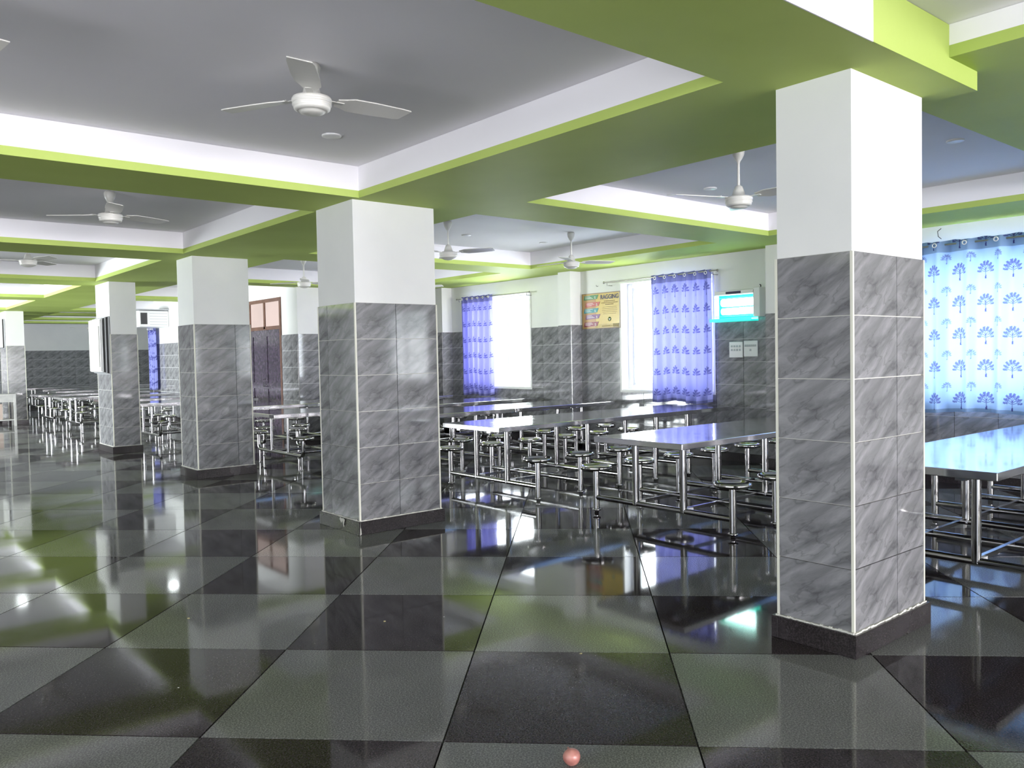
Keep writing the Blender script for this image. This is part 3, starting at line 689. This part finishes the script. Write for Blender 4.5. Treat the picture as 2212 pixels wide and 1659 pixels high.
mb = MB(); mb.tube([(w_+0.05, -0.03, h_+0.02), (w_+0.05, -0.03, h_+0.05), (w_+0.035, -0.03, h_+0.06)], 0.007, 8); part('hanging_hook', mb, M_BLACK, it)

# switch boards
def board(label, y, z0, w_, h_, rows):
    b = empty('switch_board', (XW-0.012, y, z0), -pi/2); tag(b, label, 'switch board')
    mb = MB(); mb.box(-w_/2, w_/2, -0.022, 0, 0, h_); bevel(part('cover_plate', mb, M_WHITE, b), 0.005)
    for (n, zz) in rows:
        for k in range(n):
            mb = MB(); xx = -w_/2+w_*(k+1)/(n+1); s_ = min(0.012, w_/(n+1)*0.4)
            mb.add([(xx-s_, -.022, zz-.014), (xx+s_, -.022, zz-.014), (xx+s_, -.022, zz+.014), (xx-s_, -.022, zz+.014), (xx-s_, -.030, zz-.012), (xx+s_, -.030, zz-.012), (xx+s_, -.024, zz+.013), (xx-s_, -.024, zz+.013)],
                   [(4, 5, 6, 7), (0, 1, 5, 4), (1, 2, 6, 5), (2, 3, 7, 6), (3, 0, 4, 7)])
            part('switch', mb, M_GREYP, b)
    return b
board('left white switch board under the glowing box, with two rows of switches', 6.73, 1.44, 0.215, 0.215, [(4, 0.155), (4, 0.105)])
o = board('right white switch board under the glowing box, nearly one row of switches', 6.495, 1.45, 0.215, 0.215, [(6, 0.15), (1, 0.09)])

# wall wire and small hook near the right curtain
mb = MB(); mb.tube([(0, 0, 0), (-.02, .03, -.03), (-.03, .02, -.09), (-.02, -.01, -.12)], 0.004, 6)
tag(part('loose_wire', mb, M_BLACK, None, (XW-0.01, 4.02, 2.86)), 'short loose black wire sticking out of the wall above the right curtain', 'wire')

# ------------------------------------------------------------------ air conditioner, notice boards, stand
ac = empty('air_conditioner', (6.9, 22.3, 2.42)); tag(ac, 'white box air conditioner high on the sunlit corridor wall at left', 'air conditioner')
mb = MB(); mb.box(-0.74, 0, -0.35, 0.35, 0, 0.42); bevel(part('casing', mb, M_WHITE, ac), 0.03, 3)
mb = MB(); mb.box(-0.69, -0.53, -0.356, -0.35, 0.07, 0.36); part('dark_grille', mb, M_BLACK, ac)
mb = MB()
for k in range(5): mb.box(-0.47, -0.04, -0.358, -0.35, 0.06+0.07*k, 0.07+0.07*k)
part('casing_ribs', mb, M_GREYP, ac)
mb = MB(); mb.box(-0.8, 0, -0.4, 0.4, 0.43, 0.455); part('support_shelf', mb, M_GREYP, ac)
def noticeboard(label, x, yc, z0, w_, h_, n):
    b = empty('notice_board', (x, yc, z0)); tag(b, label, 'notice board')
    for k in range(n):
        o_ = -0.05*k; ins = 0.02*k
        mb = MB(); mb.box(o_-0.022, o_, -w_/2+ins, w_/2-ins, ins, h_-ins); part('frame_board', mb, M_GREYP if k < n-1 else M_WHITE, b)
        mb = MB(); mb.box(o_-0.040, o_-0.022, -w_/2+ins+0.01, w_/2-ins-0.01, ins+0.01, h_-ins-0.01); part('board_core', mb, M_BLACK if k < n-1 else M_WHITE, b)
    mb = MB(); mb.box(-0.05*n-0.006, -0.05*n+0.006, -w_/2+0.10, w_/2-0.12, 0.12, h_-0.16); part('pinned_sheet', mb, M_PW, b)
    return b
noticeboard('stack of framed white notice boards hung on the fourth pillar', 3.72, 15.33, 1.34, 0.84, 0.97, 3)
noticeboard('framed board hung on the side of the farthest left pillar', 3.60, 24.65, 1.95, 0.7, 0.75, 2)
st = empty('service_stand', (3.2, 24.0, 0)); tag(st, 'pale wooden stand with a lower shelf at the left edge before the farthest pillar', 'stand')
M_STAND = mottled('pale_painted_wood', (0.42, 0.42, 0.42), (0.52, 0.51, 0.50), 6, 0.5)
mb = MB(); mb.box(-0.5, 0.5, -0.25, 0.17, 0.76, 0.80); part('stand_top', mb, M_STAND, st)
mb = MB(); mb.box(-0.46, 0.46, -0.23, 0.15, 0.14, 0.17); part('stand_shelf', mb, M_STAND, st)
mb = MB(); mb.box(-0.46, 0.46, -0.235, -0.215, 0.60, 0.76); part('apron', mb, M_STAND, st)
for sx in (-0.5, 0.45):
    for sy in (-0.25, 0.12):
        mb = MB(); mb.box(sx, sx+0.05, sy, sy+0.05, 0, 0.76); part('leg', mb, M_STAND, st)
for k in range(5):
    mb = MB(); xx = -0.40+k*0.13; mb.box(xx, xx+0.09, -0.18, 0.08, 0.17, 0.56-0.03*(k % 2)); o = part('bundle', mb, plain('bundle_tint', [(0.45, 0.28, 0.26), (0.5, 0.4, 0.36), (0.3, 0.22, 0.22)][k % 3], 0.7))
    o.location = (3.2, 24.0, 0); tag(o, 'upright reddish bundle standing on the lower shelf of the left stand', 'bundle', 'bundles on the left stand')

# ------------------------------------------------------------------ things on the floor
def onion():
    mb = MB(); n = 20; prof = []
    for k in range(13):
        a = -pi/2+pi*k/12; prof.append((0.033*cos(a)*(1.0), 0.030+0.030*sin(a)))
    prof += [(0.004, 0.064), (0.003, 0.072), (0.0, 0.074)]
    mb.lathe(prof, n=n)
    vs = []
    for (x, y, z) in mb.v:
        A = atan2(y, x); k = 1+0.03*sin(5*A)+0.05*sin(A+1)*(z/0.06); vs.append((x*k, y*k, z))
    mb.v = vs
    return mb
oi_ = empty('onion', (2.077, 2.143, 0.0)); tag(oi_, 'small pink peeled onion lying on the floor at the bottom edge', 'onion')
M_ON = mottled('pink_onion_skin', (0.36, 0.13, 0.11), (0.56, 0.25, 0.21), 22, 0.35)
o = part('bulb', onion(), M_ON, oi_); o.rotation_euler = (radians(62), radians(15), radians(150)); o.location = (0, 0, 0.033)
o.location = (0.0, 0.02, 0.018)
def scrap(label, x, y, s, m, seed):
    rn = random.Random(seed); mb = MB(); n = 7; vs = [(0, 0, s*0.35)]
    for k in range(n): A = 2*pi*k/n; r_ = s*(0.5+0.5*rn.random()); vs.append((r_*cos(A), r_*sin(A), s*0.25*rn.random()))
    base = [(v[0]*0.9, v[1]*0.9, 0) for v in vs[1:]]
    mb.add(vs+base, [(0, 1+k, 1+(k+1) % n) for k in range(n)]+[(1+(k+1) % n, 1+k, n+1+k, n+1+(k+1) % n) for k in range(n)])
    o = part('food_scrap', mb, m); o.location = (x, y, 0.0); tag(o, label, 'scrap')
M_Y = plain('dry_yellow_scrap', (0.55, 0.48, 0.25), 0.6)
scrap('tiny yellow scrap on the grey floor tile left of the third pillar reflection', 1.62, 4.98, 0.013, M_Y, 3)
scrap('tiny white crumb on the black floor tile at lower left', 1.23, 3.95, 0.006, M_PW, 4)
scrap('small pale smear of food on the dark tile below the second pillar', 2.45, 4.12, 0.010, M_Y, 5)
scrap('tiny white crumb right of the pale smear below the second pillar', 2.75, 3.95, 0.005, M_PW, 6)
scrap('small dry scrap on the floor joint straight below the mid tables', 2.92, 2.98, 0.011, M_Y, 8)

# mortar smears on the chipped skirting of the second pillar, and a picture hook on the wall
for (x_, y_, z0_, z1_, w1, w2) in ((-0.4365, -0.372, 0.0, 0.125, .010, .012), (-0.4545, -0.10, 0.035, 0.118, .004, .030), (-0.4545, -0.06, 0.07, 0.118, .004, .040)):
    mb = MB(); mb.add([(x_-w1, y_, z0_), (x_+w1*0.3, y_-w2*0.4, z0_+.01), (x_+w1*0.5, y_+w2, z1_-.02), (x_, y_+w2*0.6, z1_), (x_-w1, y_-w2, z1_-.01), (x_-w1*0.6, y_-w2*0.5, (z0_+z1_)/2)],
        [(0, 1, 2), (0, 2, 3), (0, 3, 4), (0, 4, 5)])
    part('mortar_smear', mb, M_GROUT, P2)
mb = MB(); mb.tube([(0, 0, 0), (-.025, 0, 0), (-.03, 0, .02)], 0.004, 8); mb.lathe([(0, 0), (.012, 0), (.012, .004), (0, .004)], n=12)
o = part('wall_hook', mb, M_ROD); o.location = (XW-0.0005, 9.38, 2.62); tag(o, 'small metal hook in the wall above the RAGGING poster', 'hook')
